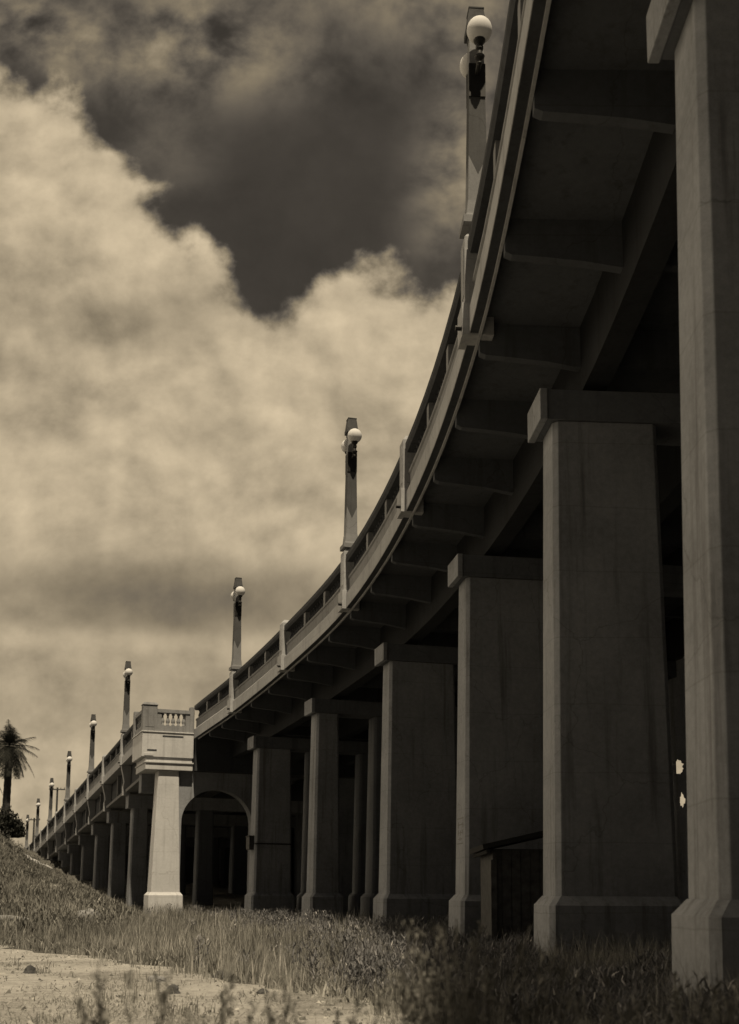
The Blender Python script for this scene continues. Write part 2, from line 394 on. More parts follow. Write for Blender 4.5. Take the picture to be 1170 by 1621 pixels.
# ---------------------------------------------------------------- piers
def chrect(a, b, c):
    """corner-cut rectangle, half sizes a (along) b (across)"""
    return [(-a, -b + c), (-a + c, -b), (a - c, -b), (a, -b + c), (a, b - c), (a - c, b), (-a + c, b), (-a, b - c)]
def pier(q, h, n, o0, wid, ztop, zbot=-.6, thick=.5, ch=.09, batter=.013, mat='conc_pier', zpl=1.45, capz=None, capmat=None, tag_label=None, par=None, plinth=True, bc=None):
    """shaft whose outer face starts at o0 (at the top), running wid inward"""
    def fr(a, o, z): return (q.x + h.x * a + n.x * o, q.y + h.y * a + n.y * o, z)
    oc = o0 + wid / 2
    mb = MB(); rings = []
    zs = [zbot, 0, ztop * .33, ztop * .66, ztop]
    bc_ = batter if bc is None else bc
    for z in zs:
        e = (ztop - z) * batter; e2 = (ztop - z) * bc_
        rings.append([fr(a, oc + o, z) for a, o in chrect(thick + e2, wid / 2 + e, ch)])
    mb.ring_stack(rings)
    p = mb.build('pier', M[mat], par or via, bevel=.012)
    if plinth:
        mb = MB(); e = (ztop - zpl) * batter; e2 = (ztop - zpl) * bc_; rr = []
        for z, g in ((zbot, .17), (zpl - .16, .14), (zpl, .012)):
            rr.append([fr(a, oc + o, z) for a, o in chrect(thick + e2 + g, wid / 2 + e + g, ch)])
        mb.ring_stack(rr)
        b = mb.build('plinth', M[mat], via); b.parent = p; b.matrix_parent_inverse = p.matrix_world.inverted()
    if tag_label: p['label'] = tag_label
    return p
PW = {0: 3.2, 1: 1.95, 2: 2.3, 3: 2.3, 4: .95, 5: 1.7, -1: 2.5, -2: 2.5, -3: 2.5}
piers = {}
for k in range(-3, 6):
    q, h, n, sl = station(k); w = WOFF.get(k, 1.15)
    zc1 = q.z - 1.15; zc0 = q.z - 1.75
    p = pier(q, h, n, w + .26, PW[k], zc0 + .01, thick=.48)
    piers[k] = p
    fr = frame((q, h, n, 0), 0)
    mb = MB(); mb.box(fr, (-.58, w, zc0), (.58, w + .14, zc1))
    c = mb.build('pier_cap', M['conc_pier'], via, bevel=.015); c.parent = p; c.matrix_parent_inverse = p.matrix_world.inverted()
    mb = MB(); mb.box(fr, (-.54, w + .141, zc0 + .02), (.54, DW - .8, zc1 - .01))
    c = mb.build('cap_beam', M['conc_in'], via); c.parent = p; c.matrix_parent_inverse = p.matrix_world.inverted()  # beam coloured darker than its cap end, as painted shade
    # inner columns of the bent
    for o in ({2: (4.9, 10.6), 3: (4.9, 9.4)}.get(k, (6.3, 10.6)) if PW[k] > 1.8 else (3.9, 6.6, 10.2)):
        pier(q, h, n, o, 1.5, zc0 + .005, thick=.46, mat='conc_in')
# dark wall closing the far side of the undercroft
mb = MB(); bwp = [(DW - .9, -1.14), (DW - .6, -1.14), (DW - .6, -14.5), (DW - .9, -14.5)]
sweep(mb, station, -3, 2.9, 34, bwp); sweep(mb, station, 3.02, 5.95, 18, bwp)
qa, ha, na, _ = station(2.9); qb, hb, nb_, _ = station(3.02)
wa = qa + na * (DW - .9); wb = qb + nb_ * (DW - .9); wa.z = wb.z = 0
rh = random.Random(4)
lw = (wb - wa).length; dw = (wb - wa) / lw; nw = Vector((dw.y, -dw.x, 0))
for (zl, zh, c, z_, ra, rb) in ((-1, 5.33, lw * (2.941 - 2.9) / .12, 4.76, .24, .27), (5.33, 9.75, lw * (2.957 - 2.9) / .12, 5.93, .40, .28)):
    nn = 32; inn = []; out = []
    for k_ in range(nn):
        a = 2 * math.pi * (k_ + .5) / nn; ca, sa = math.cos(a), math.sin(a); w_ = rh.uniform(.7, 1.15)
        inn.append((c + ra * ca * w_, z_ + rb * sa * w_))
        t_ = min([q_ for q_ in ((lw - c) / ca if ca > 0 else -c / ca, (zh - z_) / sa if sa > 0 else (zl - z_) / sa)])
        out.append((c + ca * t_, z_ + sa * t_))
    P_ = lambda L, off: [tuple(wa + dw * a + nw * off + Vector((0, 0, b))) for a, b in L]
    mb.ring_stack([P_(out, 0), P_(inn, 0), P_(inn, .05), P_(out, .05)], 0, False)
    for (ca, cb) in ((0, zl), (lw, zl), (0, zh), (lw, zh)):      # close the small corner gaps
        ang = math.atan2(cb - z_, ca - c) % (2 * math.pi); k0 = int(math.floor(ang / (2 * math.pi) * nn - .5)) % nn
        for o_ in (0, .05): mb.add(P_([(ca, cb), out[k0], out[(k0 + 1) % nn]], o_), [(0, 1, 2)])
mb.build('back_wall', M['conc_pier'], via)

# ---------------------------------------------------------------- bastion, white pier and arched wall
A = Vector((-12.39, 61.5, 0)); BH = LH; BN = LN
def bf(t, d, z):      # t inward along the face, d away from the camera (along the road), z up
    return (A.x + BN.x * t + BH.x * d, A.y + BN.y * t + BH.y * d, z)
def bfr(a, o, z): return bf(o, a, z)
bast_o = MB()
bast_o.box(bfr, (.0, .0, 8.75), (3.4, 2.83, 10.10))
bast_o.box(bfr, (.02, .22, 8.06), (3.3, 2.815, 8.45))
bast_o.box(bfr, (.08, .24, 8.45), (3.3, 2.79, 8.749))
bast_o.box(bfr, (-.05, .16, 8.42), (3.35, 2.85, 8.50))
bast_o.box(bfr, (-.05, -.05, 10.101), (3.4, 2.88, 10.17))
bast_o.box(bfr, (-.035, .12, 8.80), (-.001, .62, 8.95))
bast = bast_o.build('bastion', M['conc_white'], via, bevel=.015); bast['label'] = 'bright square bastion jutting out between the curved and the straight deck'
mb = MB()
mb.box(bfr, (-.006, 1.1, 9.86), (.03, 2.25, 9.96))
s_ = mb.build('drain_slot', M['conc_dark'], via); s_.parent = bast; s_.matrix_parent_inverse = bast.matrix_world.inverted()
mb = MB(); mb.box(bfr, (-.006, .28, 9.06), (.03, .80, 9.16)); s_ = mb.build('drain_slot', M['conc_dark'], via); s_.parent = bast; s_.matrix_parent_inverse = bast.matrix_world.inverted()
mb = MB()   # balustrade of the bastion
mb.box(bfr, (.05, .78, 10.171), (.38, 2.6, 10.52)); mb.box(bfr, (.03, .78, 11.22), (.40, 2.6, 11.42))
mb.box(bfr, (.08, .78, 10.521), (.36, 1.02, 11.219)); mb.box(bfr, (.08, 2.36, 10.521), (.36, 2.6, 11.219))
mb.box(bfr, (.02, 2.6, 10.171), (.42, 2.84, 11.62))
mb.box(bfr, (.03, .0, 10.171), (.62, .78, 11.62)); mb.box(bfr, (-.02, -.05, 11.621), (.66, .83, 11.76), tap=(.1, .1))
mb.box(bfr, (.015, .14, 10.4), (.029, .64, 11.4))
mb.box(bfr, (.63, .05, 10.171), (3.2, .40, 10.52)); mb.box(bfr, (.63, .03, 11.22), (3.2, .42, 11.42)); mb.box(bfr, (3.0, -.02, 10.171), (3.4, .5, 11.65))
par = mb.build('parapet', M['conc_old'], via, bevel=.015); par['label'] = 'short balustrade on the bastion with sky between its balusters'
for i in range(5):
    mb = MB(); t = 1.1 + i * .295
    mb.ring_stack(baluster_ring(lambda a, o, z: bf(t + a, .22 + o, z), 0, 0, 10.52, .70, .115, 12), smooth if False else 0)
    b = mb.build('baluster', M['conc_old'], via, smooth=True); b.parent = par; b.matrix_parent_inverse = par.matrix_world.inverted()
for i in range(7):
    mb = MB(); t = .85 + i * .31
    mb.ring_stack(baluster_ring(lambda a, o, z: bf(.22 + a, t + o, z), 0, 0, 10.52, .70, .11, 8), 0)
    b = mb.build('baluster', M['conc_old'], via, smooth=True); b.parent = par; b.matrix_parent_inverse = par.matrix_world.inverted()
# white pier
Aq = Vector((A.x, A.y, 0)) + BH * .75
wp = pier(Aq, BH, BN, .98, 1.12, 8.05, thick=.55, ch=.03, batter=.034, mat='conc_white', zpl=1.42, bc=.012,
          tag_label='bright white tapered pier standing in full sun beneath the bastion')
# outer cap to the left behind it
mb = MB(); mb.box(bfr, (2.6, .45, 7.0), (3.5, 1.6, 8.05)); c = mb.build('pier_cap', M['conc_pier'], via); c.parent = wp; c.matrix_parent_inverse = wp.matrix_world.inverted()
# arched wall
mb = MB(); t0, t1 = 2.35, 6.35; tc = (t0 + t1) / 2; rr = (t1 - t0) / 2; zs = 5.25; ztop = 8.05; d0, d1 = .45, 1.25
pts = []
NA = 28
arc = [(tc - rr * math.cos(math.pi * i / NA), zs + rr * .93 * math.sin(math.pi * i / NA)) for i in range(NA + 1)]
tl, tr = 2.0, 8.6
for i in range(NA):
    (ta, za), (tb, zb_) = arc[i], arc[i + 1]
    mb.add([bf(ta, d0, za), bf(tb, d0, zb_), bf(tb, d0, ztop), bf(ta, d0, ztop), bf(ta, d1, za), bf(tb, d1, zb_), bf(tb, d1, ztop), bf(ta, d1, ztop)],
           [(0, 1, 2, 3), (7, 6, 5, 4), (0, 4, 5, 1), (3, 2, 6, 7)])
mb.box(bfr, (d0, tl, -.5), (d1, t0, ztop)); mb.box(bfr, (d0, t1, -.5), (d1, tr, ztop))
mb.box(bfr, (d0, 11.2, -.5), (d1, 12.6, ztop))
aw = mb.build('arched_wall', M['conc_pier'], via)
mb = MB(); mb.box(bfr, (-.3, 2.90, 8.053), (d1 + .1, 12.2, 10.17)); mb.build('cap_beam', M['conc_dark'], via)  # beam colour darkened to paint shade over a sunlit patch

# ---------------------------------------------------------------- left straight section
KS = 7 - 10.3 / LS; KE = 19.0
mb = MB(); sweep(mb, lstation, KS, KE, 2, [(0, 0), (0, .50), (.05, .56), (14.94, .56), (15, .50), (15, 0)])
mb.build('deck', M['conc'], via)
mb = MB(); sweep(mb, lstation, KS, KE, 2, rect(.5, 14.5, .564, .62)); mb.build('roadway', M['asphalt'], via)
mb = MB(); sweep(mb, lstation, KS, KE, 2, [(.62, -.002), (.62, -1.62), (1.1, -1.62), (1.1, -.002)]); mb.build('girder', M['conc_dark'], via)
mb = MB(); sweep(mb, lstation, KS, KE, 2, [(.30, -1.75), (.26, -1.60), (.62, -1.55), (1.5, -1.55), (1.5, -1.75)]); mb.build('girder_ledge', M['conc_old'], via)
for o in (5, 9, 13):
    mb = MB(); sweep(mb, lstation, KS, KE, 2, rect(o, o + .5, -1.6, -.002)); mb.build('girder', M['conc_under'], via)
for k in range(7, 19):
    st = lstation(k); fr = frame(st, shear=False)
    pilaster(st, deep=.12)
    mb = MB(); prof = [(.0, -.03), (.02, -.25), (.14, -.75), (.20, -1.1), (.12, -1.4), (.12, -1.95), (.61, -1.95), (.61, -.03)]
    mb.ring_stack([[fr(t, o, zz) for o, zz in prof] for t in (-.21, .21)]); mb.build('bracket', M['conc'], via, bevel=.015)
    fr2 = frame(lstation(k + .5)); mb = MB(); mb.box(fr2, (-.1, .42, -1.54), (.1, .618, -.01)); mb.build('girder_stiffener', M['conc_old'], via)
    q = st[0]; zc0 = q.z - 2.75
    if k < 16:
        p = pier(q, LH, LN, .75, 1.0, zc0 + .01, zbot=-1.0, thick=.5, batter=.012, plinth=False)
        mb = MB(); mb.box(fr, (-.6, .45, -2.75), (.6, 14.2, -1.96)); c = mb.build('cap_beam', M['conc_pier'], via); c.parent = p; c.matrix_parent_inverse = p.matrix_world.inverted()
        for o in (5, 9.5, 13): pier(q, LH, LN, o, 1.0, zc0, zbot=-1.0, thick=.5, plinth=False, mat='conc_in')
for k in range(7, 19): parapet(lstation, k + .035, k + 1 - .035, 8.4)
parapet(lstation, KS + .05, 7 - .035, 10)
mb = MB(); sweep(mb, lstation, KS + .4, KE, 2, rect(14.6, 14.94, .564, 1.8)); mb.build('parapet', M['conc_old'], via)
mb = MB(); sweep(mb, lstation, KS + .4, KE, 2, rect(14.2, 14.5, -12, -.01)); mb.build('back_wall', M['conc_pier'], via)

# things fixed to / painted on the near piers
q, h, n, sl = station(5)
o_face = WOFF[5] + .26 - (10.15 - 1.75 - 4.0) * .013
fr = frame((q, h, n, 0), 0)
mbx = empty('meter_box', fr(0, o_face, 3.55)); tag(mbx, 'small dark metal box strapped to the end of a pier, right of the arch', 'utility box')
mb = MB(); mb.box(fr, (-.30, o_face - .24, 3.5), (.32, o_face - .012, 4.12)); mb.build('housing', M['box'], mbx, bevel=.02)
mb = MB(); mb.box(fr, (-.36, o_face - .27, 4.121), (.38, o_face - .012, 4.16)); mb.build('lid', M['iron'], mbx)
mb = MB(); mb.box(fr, (-.60, o_face + .06, 3.74), (-.565, o_face + 1.80, 3.80)); mb.box(fr, (-.60, o_face - .01, 3.74), (-.3, o_face + .059, 3.80)); mb.build('strap', M['iron'], mbx)
# faded stencil marks on pier 2's lit end
q, h, n, sl = station(2); fr = frame((q, h, n, 0), 0)
def facepos(z): return WOFF[2] + .26 - (11.35 - 1.75 - z) * .013 - .004
mb = MB()
for (a0, a1, z0, z1) in [(-.33, .33, 3.36, 3.39), (-.33, .33, 2.72, 2.75), (-.30, -.22, 3.13, 3.27), (.16, .24, 3.13, 3.29), (-.28, .28, 3.20, 3.23),
                         (-.28, -.22, 2.96, 3.08), (-.05, .02, 2.94, 3.07), (.17, .24, 2.95, 3.08), (-.24, .2, 3.0, 3.02), (-.02, .06, 2.80, 2.90), (-.2, .24, 2.84, 2.86)]:
    mb.add([fr(a0, facepos(z0), z0), fr(a1, facepos(z0), z0), fr(a1, facepos(z1), z1), fr(a0, facepos(z1), z1)], [(0, 1, 2, 3)])
st_ = mb.build('stencil_marking', M['ink'], via); st_.parent = piers[2]; st_.matrix_parent_inverse = piers[2].matrix_world.inverted()

# ---------------------------------------------------------------- street lamps
def make_lamp():
    root = empty('street_lamp', (0, 0, 0))
    fr = lambda a, o, z: (a, o, z)
    # shaft: square; chamfer shading painted dark above a V-shaped line
    mb = MB()
    hw = lambda z: .20 - .065 * (z / 4.2)
    mb.box(fr, (-.30, -.30, 0), (.30, .30, .14)); mb.box(fr, (-.26, -.26, .14), (.26, .26, .22), tap=(.03, .03))
    mb.box(fr, (-.225, -.225, .221), (.225, .225, .5), tap=(.025, .025))
    za, zb, zt = 1.05, 1.45, 4.02
    def sq(z, k=0.0):
        w = hw(z); return [(-w, -w, z), (w, -w, z), (w, w, z), (-w, w, z)]
    mb.ring_stack([sq(.5), sq(za)], 0, True)
    lo = sq(za); hi = sq(zb)
    for i in range(4):
        j = (i + 1) % 4
        mid = tuple((lo[i][k] + lo[j][k]) / 2 for k in range(3))
        mb.add([lo[i], mid, hi[i]], [(0, 1, 2)], 0); mb.add([mid, lo[j], hi[j]], [(0, 1, 2)], 0); mb.add([mid, hi[j], hi[i]], [(0, 1, 2)], 1)
    mb.ring_stack([sq(zb), sq(3.38)], 1, True); mb.ring_stack([sq(3.38), sq(zt)], 0, True)
    mb.build('shaft', [M['pole'], M['pole_dark']], root)
    mb = MB(); mb.box(fr, (-.15, -.15, 4.02), (.15, .15, 4.12)); mb.box(fr, (-.20, -.20, 4.12), (.20, .20, 4.26)); mb.box(fr, (-.19, -.19, 4.26), (.19, .19, 4.62), tap=(.045, .045))
    mb.box(fr, (-.155, -.155, 4.62), (.155, .155, 4.66))
    mb.build('finial', M['pole_dark'], root, bevel=.01)
    for sg in (-1, 1):
        mb = MB(); w = .145
        mb.box(lambda a, o, z: (sg * a, o, z), (.130, -.162, 2.70), (.185, .162, 3.40))
        # arm: curved bar out and up
        rings = []
        for i in range(9):
            t = i / 8; a = .18 + .30 * math.sin(t * math.pi / 2); z = 3.18 + .16 * (1 - math.cos(t * math.pi / 2)); r = .05
            rings.append([(sg * a + 0 * r, r * math.cos(q), z + r * math.sin(q)) for q in [2 * math.pi * k / 8 for k in range(8)]])
        mb.ring_stack(rings)
        prof = [(.02, 3.12), (.05, 3.16), (.03, 3.22), (.085, 3.27), (.10, 3.31), (.06, 3.36), (.05, 3.42), (.075, 3.46), (.075, 3.52), (.06, 3.55), (.11, 3.62), (.12, 3.67)]
        mb.ring_stack([[(sg * .48 + r * math.cos(q), r * math.sin(q), z) for q in [2 * math.pi * k / 14 for k in range(14)]] for r, z in prof])
        mb.build('lamp_bracket', M['iron'], root)
        mb = MB(); rings = []
        for i in range(1, 16):
            th = math.pi * i / 16; rings.append([(sg * .48 + .245 * math.sin(th) * math.cos(q), .245 * math.sin(th) * math.sin(q), 3.87 - .245 * math.cos(th)) for q in [2 * math.pi * k / 24 for k in range(24)]])
        mb.ring_stack(rings); mb.build('globe', M['globe'], root, smooth=True)
    return root
lab = {1: 'tallest lamp post, partly hidden behind the deck edge at top right, two white globes',
       3: 'concrete lamp post in mid picture with two white globes and pointed shading painted on its shaft',
       5: 'concrete lamp post with two globes on the curved parapet right of the bastion',
       7: 'lamp post just left of the bastion, nearest on the straight section',
       9: 'second lamp post left of the bastion, against pale cloud',
       11: 'small lamp post right of the crossbar utility pole, third left of the bastion',
       13: 'small distant lamp post, left of the taller utility pole',
       15: 'tiny distant lamp post, last but one along the straight parapet',
       17: 'tiniest and farthest lamp post, beside the dark bush under the palm'}
proto = make_lamp()
def copy_tree(o, parent=None):
    c = o.copy(); col.objects.link(c)
    if parent: c.parent = parent
    for ch in o.children: copy_tree(ch, c)
    return c
first = True
for k in (1, 3, 5, 7, 9, 11, 13, 15, 17):
    st = station(k) if k < 6 else lstation(k)
    q, h, n, sl = st
    o = proto if first else copy_tree(proto); first = False
    o.location = (q.x + n.x * .20, q.y + n.y * .20, q.z + 2.125 + (.14 if k == 1 else 0)); o.rotation_euler = (0, 0, math.atan2(h.y, h.x))
    tag(o, lab[k], 'street lamp', 'globe lamp posts along the viaduct parapet')

# ---------------------------------------------------------------- ground
def sstep(a, b, x):
    t = np.clip((np.asarray(x, float) - a) / (b - a), 0, 1); return t * t * (3 - 2 * t)
def hgt(X, Y):
    X = np.asarray(X, float); Y = np.asarray(Y, float)
    t = X * LH.x + Y * LH.y
    o = (X - L7.x) * LN.x + (Y - L7.y) * LN.y            # inward (right) positive
    ramp = np.interp(t, [55, 62, 72, 90, 106, 124, 144, 170, 220, 400], [0, 0, .5, 1.7, 2.6, 4.1, 5.9, 7.0, 7.4, 8])
    ramp = ramp * (1 - sstep(9, 30, o) * .8)
    ex = sstep(0.5, 9, -o) * (np.interp(t, [40, 48, 60, 75, 90, 115, 160, 260], [0, .35, 1.3, 2.0, 2.5, 2.7, 2.2, .8]))
    ex = ex + 2.7 * sstep(0, 9, -o) * sstep(78, 112, t)
    wob = .10 * np.sin(X * .7 + 1.3) * np.sin(Y * .45) + .05 * np.sin(X * 1.9 + Y * 1.3) + .12 * np.sin(X * .33 + Y * .21)
    wob = wob * (sstep(25, 50, Y) * .8 + .25)
    wob = wob + sstep(.5, 3, ramp + ex) * (.22 * np.sin(X * 1.15 + Y * .31) * np.sin(Y * .62 + .4 * X) + .14 * np.sin(X * 2.3 - Y * .9))
    return ramp + ex + wob
def sheet(name, X, Y, Z, mat):
    ny, nx = X.shape
    v = np.stack([X, Y, Z], -1).reshape(-1, 3)
    i = np.arange(ny * nx).reshape(ny, nx)
    f = np.stack([i[:-1, :-1], i[:-1, 1:], i[1:, 1:], i[1:, :-1]], -1).reshape(-1, 4)
    me = bpy.data.meshes.new(name); me.from_pydata(v.tolist(), [], f.tolist()); me.materials.append(mat)
    me.polygons.foreach_set('use_smooth', [True] * len(f))
    o = bpy.data.objects.new(name, me); col.objects.link(o); return o
ax = np.concatenate([-np.geomspace(2500, 62, 14), np.linspace(-60, 30, 190), np.geomspace(32, 2500, 14)])
ay = np.concatenate([-np.geomspace(2500, 21, 12), np.linspace(-20, 190, 330), np.geomspace(193, 4500, 16)])
X, Y = np.meshgrid(ax, ay)
tag(sheet('ground', X, Y, hgt(X, Y), M['ground']), kind='structure')
# sandy path: its edge towards the bridge
PE = np.array([(-60, 66), (-30, 46), (-16, 36.0), (-10, 30.5), (-6.5, 26.5), (-3.6, 22.2), (-1.3, 18.0), (.5, 14.6), (2.0, 11.5), (2.6, 6), (2.6, -10), (2.4, -40)], float)
def pathdist(X, Y):
    """signed: >0 on the bridge side of the path edge"""
    X = np.asarray(X, float); Y = np.asarray(Y, float); best = np.full(X.shape, 1e9); sg = np.zeros(X.shape)
    for (x0, y0), (x1, y1) in zip(PE[:-1], PE[1:]):
        dx, dy = x1 - x0, y1 - y0; L = dx * dx + dy * dy
        t = np.clip(((X - x0) * dx + (Y - y0) * dy) / L, 0, 1); px, py = x0 + t * dx, y0 + t * dy
        d = np.hypot(X - px, Y - py); s = np.sign((X - x0) * (-dy) + (Y - y0) * dx)
        sg = np.where(d < best, s, sg); best = np.minimum(d, best)
    return best * sg
# resample the edge
seg = np.cumsum(np.r_[0, np.hypot(*np.diff(PE, axis=0).T)]); tt = np.linspace(0, seg[-1], 220)
ex_ = np.interp(tt, seg, PE[:, 0]); ey_ = np.interp(tt, seg, PE[:, 1])
tx = np.gradient(ex_); ty = np.gradient(ey_); L_ = np.hypot(tx, ty); nx_, ny_ = ty / L_, -tx / L_       # towards the camera side
jag = .35 * np.sin(tt * 1.1) + .22 * np.sin(tt * 2.7 + 1) + .12 * np.sin(tt * 6.1)
wv = np.linspace(0, 1, 26)
off = jag[:, None] + wv[None, :] * 13.0
X = ex_[:, None] + nx_[:, None] * off; Y = ey_[:, None] + ny_[:, None] * off
tag(sheet('path', X, Y, hgt(X, Y) + .012, M['sand']), kind='structure')

# ---------------------------------------------------------------- grass and weeds (uncountable)
def blades_mesh(name, P3, H, Wd, lean, ang, tone, mat, seg2=True):
    n = len(H); dx = np.cos(ang); dy = np.sin(ang)
    a2 = ang + np.pi / 2 * rng.uniform(.4, 1.6, n); wx = np.cos(a2) * Wd; wy = np.sin(a2) * Wd
    b = P3
    mid = b + np.stack([dx * lean * .35, dy * lean * .35, H * .55], -1); tip = b + np.stack([dx * lean, dy * lean, H], -1)
    wv = np.stack([wx, wy, np.zeros(n)], -1)
    V = np.stack([b - wv * .5, b + wv * .5, mid + wv * .45, mid - wv * .45, tip], 1).reshape(-1, 3)
    base = (np.arange(n) * 5)[:, None]
    quads = base + np.array([0, 1, 2, 3]); tris = base + np.array([3, 2, 4])
    me = bpy.data.meshes.new(name)
    me.vertices.add(len(V)); me.vertices.foreach_set('co', V.ravel())
    li = np.concatenate([quads.ravel(), tris.ravel()]); me.loops.add(len(li)); me.loops.foreach_set('vertex_index', li.astype(np.int32))
    me.polygons.add(2 * n); me.polygons.foreach_set('loop_start', np.concatenate([np.arange(n) * 4, n * 4 + np.arange(n) * 3]).astype(np.int32))
    me.polygons.foreach_set('loop_total', np.concatenate([np.full(n, 4), np.full(n, 3)]).astype(np.int32))
    at = me.attributes.new('tone', 'FLOAT', 'POINT'); at.data.foreach_set('value', np.repeat(tone, 5).astype(np.float32))
    me.update(calc_edges=True); me.validate(); me.materials.append(mat)
    o = bpy.data.objects.new(name, me); col.objects.link(o); return o
def edge_x(Yv):   # rough x of the deck edge at depth
    return np.interp(Yv, [0, 11, 20, 29, 37, 46, 55, 62, 72, 100], [1.8, 1.9, 1.8, .9, -.9, -3.6, -6.8, -9.7, -15.5, -26])
def scatter(n, y0, y1, pw=1.0):
    uu = rng.random(n)
    if pw == 0: Yv = y0 + (y1 - y0) * uu
    else: Yv = (y0 ** -pw + (y1 ** -pw - y0 ** -pw) * uu) ** (-1 / pw)
    Xv = rng.uniform(-.42, .40, n) * Yv + rng.uniform(-1.5, 1.5, n)
    return Xv, Yv
# dry verge grass in clumps
nc = 8200
cx, cy = scatter(nc, 9, 110, .9)
pd = pathdist(cx, cy)
keep = ((pd > rng.uniform(-.4, 1.0, nc)) | (rng.random(nc) < .010)) & (cx < edge_x(cy) + 2.5 + rng.uniform(0, 1.5, nc))
cx, cy, pd = cx[keep], cy[keep], pd[keep]; nc = len(cx)
per = 52
ci = np.repeat(np.arange(nc), per)
rad = np.repeat(rng.uniform(.12, .55, nc) * (1 + cy / 90), per)
th = rng.uniform(0, 2 * np.pi, nc * per); r_ = rad * np.sqrt(rng.random(nc * per))
X = cx[ci] + r_ * np.cos(th); Y = cy[ci] + r_ * np.sin(th)
on = pathdist(X, Y) > -.6
big = .75 + .5 * np.sin(X * .8 + 2 * np.sin(Y * .25)) * np.sin(Y * .37 + 1)
H = rng.gamma(5, .085, nc * per) * np.clip(big, .35, 1.4) * np.where(pd[ci] < 0, .4, 1) * np.where(cy[ci] > 62, .75, 1)
H = np.clip(H, .05, 1.0)
ctone = rng.beta(2.2, 2.6, nc)
patch = .5 + .5 * np.sin(X * .55 + 1.7 * np.sin(Y * .19)) * np.sin(Y * .31 + .7 * np.sin(X * .4))
tone = np.clip(.08 + .5 * ctone[ci] + .34 * patch + rng.normal(0, .15, nc * per), 0, 1)
P3 = np.stack([X, Y, hgt(X, Y) - .02], -1)
Wd = .0045 + .00026 * Y + rng.random(len(X)) * .005
g = blades_mesh('grass', P3, H, Wd, H * rng.uniform(.03, .45, len(H)), rng.uniform(0, 2 * np.pi, len(H)), tone, M['grass'])
tag(g, 'dry pale wild grass covering the verge and the hillside', 'grass', kind='stuff')
# low ground cover everywhere beyond the path (short)
n = 90000
X, Y = scatter(n, 12, 150, .7); kp = (pathdist(X, Y) > rng.uniform(-.3, .6, n)) & (X < edge_x(Y) + 3); X, Y = X[kp], Y[kp]; n = len(X)
H = rng.uniform(.05, .22, n) * (1 + Y / 160); P3 = np.stack([X, Y, hgt(X, Y) - .02], -1)
tone = np.clip(rng.normal(.38, .2, n), 0, 1)
g = blades_mesh('ground_cover', P3, H, .02 + .0007 * Y, H * rng.uniform(.2, 1.2, n), rng.uniform(0, 2 * np.pi, n), tone, M['grass'])
tag(g, 'short dry ground cover between the taller grass', 'ground cover', kind='stuff')
# leafy dark weeds in the shade under and beside the deck
nc = 1900
cx, cy = scatter(nc, 6.5, 60, .8); cx = edge_x(cy) + np.where(rng.random(nc) < .25, rng.normal(-1.0, 1.3, nc), rng.uniform(-.8, 9, nc))
keep = (pathdist(cx, cy) > .1) & (np.abs(cx / cy) < .45); cx, cy = cx[keep], cy[keep]; nc = len(cx); per = 125
ci = np.repeat(np.arange(nc), per)
hh = rng.uniform(.3, .78, nc); rad = rng.uniform(.12, .40, nc)
th = rng.uniform(0, 2 * np.pi, nc * per); zz = rng.random(nc * per) ** .8
X = cx[ci] + rad[ci] * np.sqrt(rng.random(nc * per)) * np.cos(th); Y = cy[ci] + rad[ci] * np.sqrt(rng.random(nc * per)) * np.sin(th)
P3 = np.stack([X, Y, hgt(X, Y) + zz * hh[ci] - .03], -1)
H = rng.uniform(.03, .13, nc * per); tone = np.clip(rng.normal(.45, .22, nc * per), 0, .95); tone[rng.random(nc * per) < .012] = 1
g = blades_mesh('weeds', P3, H, rng.uniform(.008, .032, nc * per), rng.uniform(.02, .12, nc * per), rng.uniform(0, 2 * np.pi, nc * per), tone, M['weed'])
tag(g, 'dark leafy weeds growing in the shade at the foot of the piers', 'weeds', kind='stuff')

nc = 620; cy = rng.uniform(40, 120, nc); cx = -.2 * cy - rng.uniform(0, .17, nc) * cy
o_ = (cx - L7.x) * LN.x + (cy - L7.y) * LN.y; kp = o_ < -.8; cx, cy = cx[kp], cy[kp]; nc = len(cx); per = 110; ci = np.repeat(np.arange(nc), per)
hh = rng.gamma(4, .12, nc); rad = hh * rng.uniform(.8, 1.5, nc); ph = rng.uniform(0, 6.28, nc * per); el = np.arccos(rng.random(nc * per)); rr = rng.random(nc * per) ** .4
X = cx[ci] + rad[ci] * rr * np.sin(el) * np.cos(ph); Y = cy[ci] + rad[ci] * rr * np.sin(el) * np.sin(ph)
P3 = np.stack([X, Y, hgt(X, Y) + hh[ci] * rr * np.cos(el) - .05], -1); ct = rng.beta(2, 3, nc)
g = blades_mesh('scrub', P3, rng.uniform(.08, .28, nc * per), rng.uniform(.02, .06, nc * per), rng.uniform(.04, .2, nc * per), rng.uniform(0, 6.28, nc * per), np.clip(ct[ci] * .7 + rng.normal(0, .12, nc * per), 0, .9), M['grass'])
tag(g, 'rough clumps of scrub dotted over the hillside', 'scrub', kind='stuff')

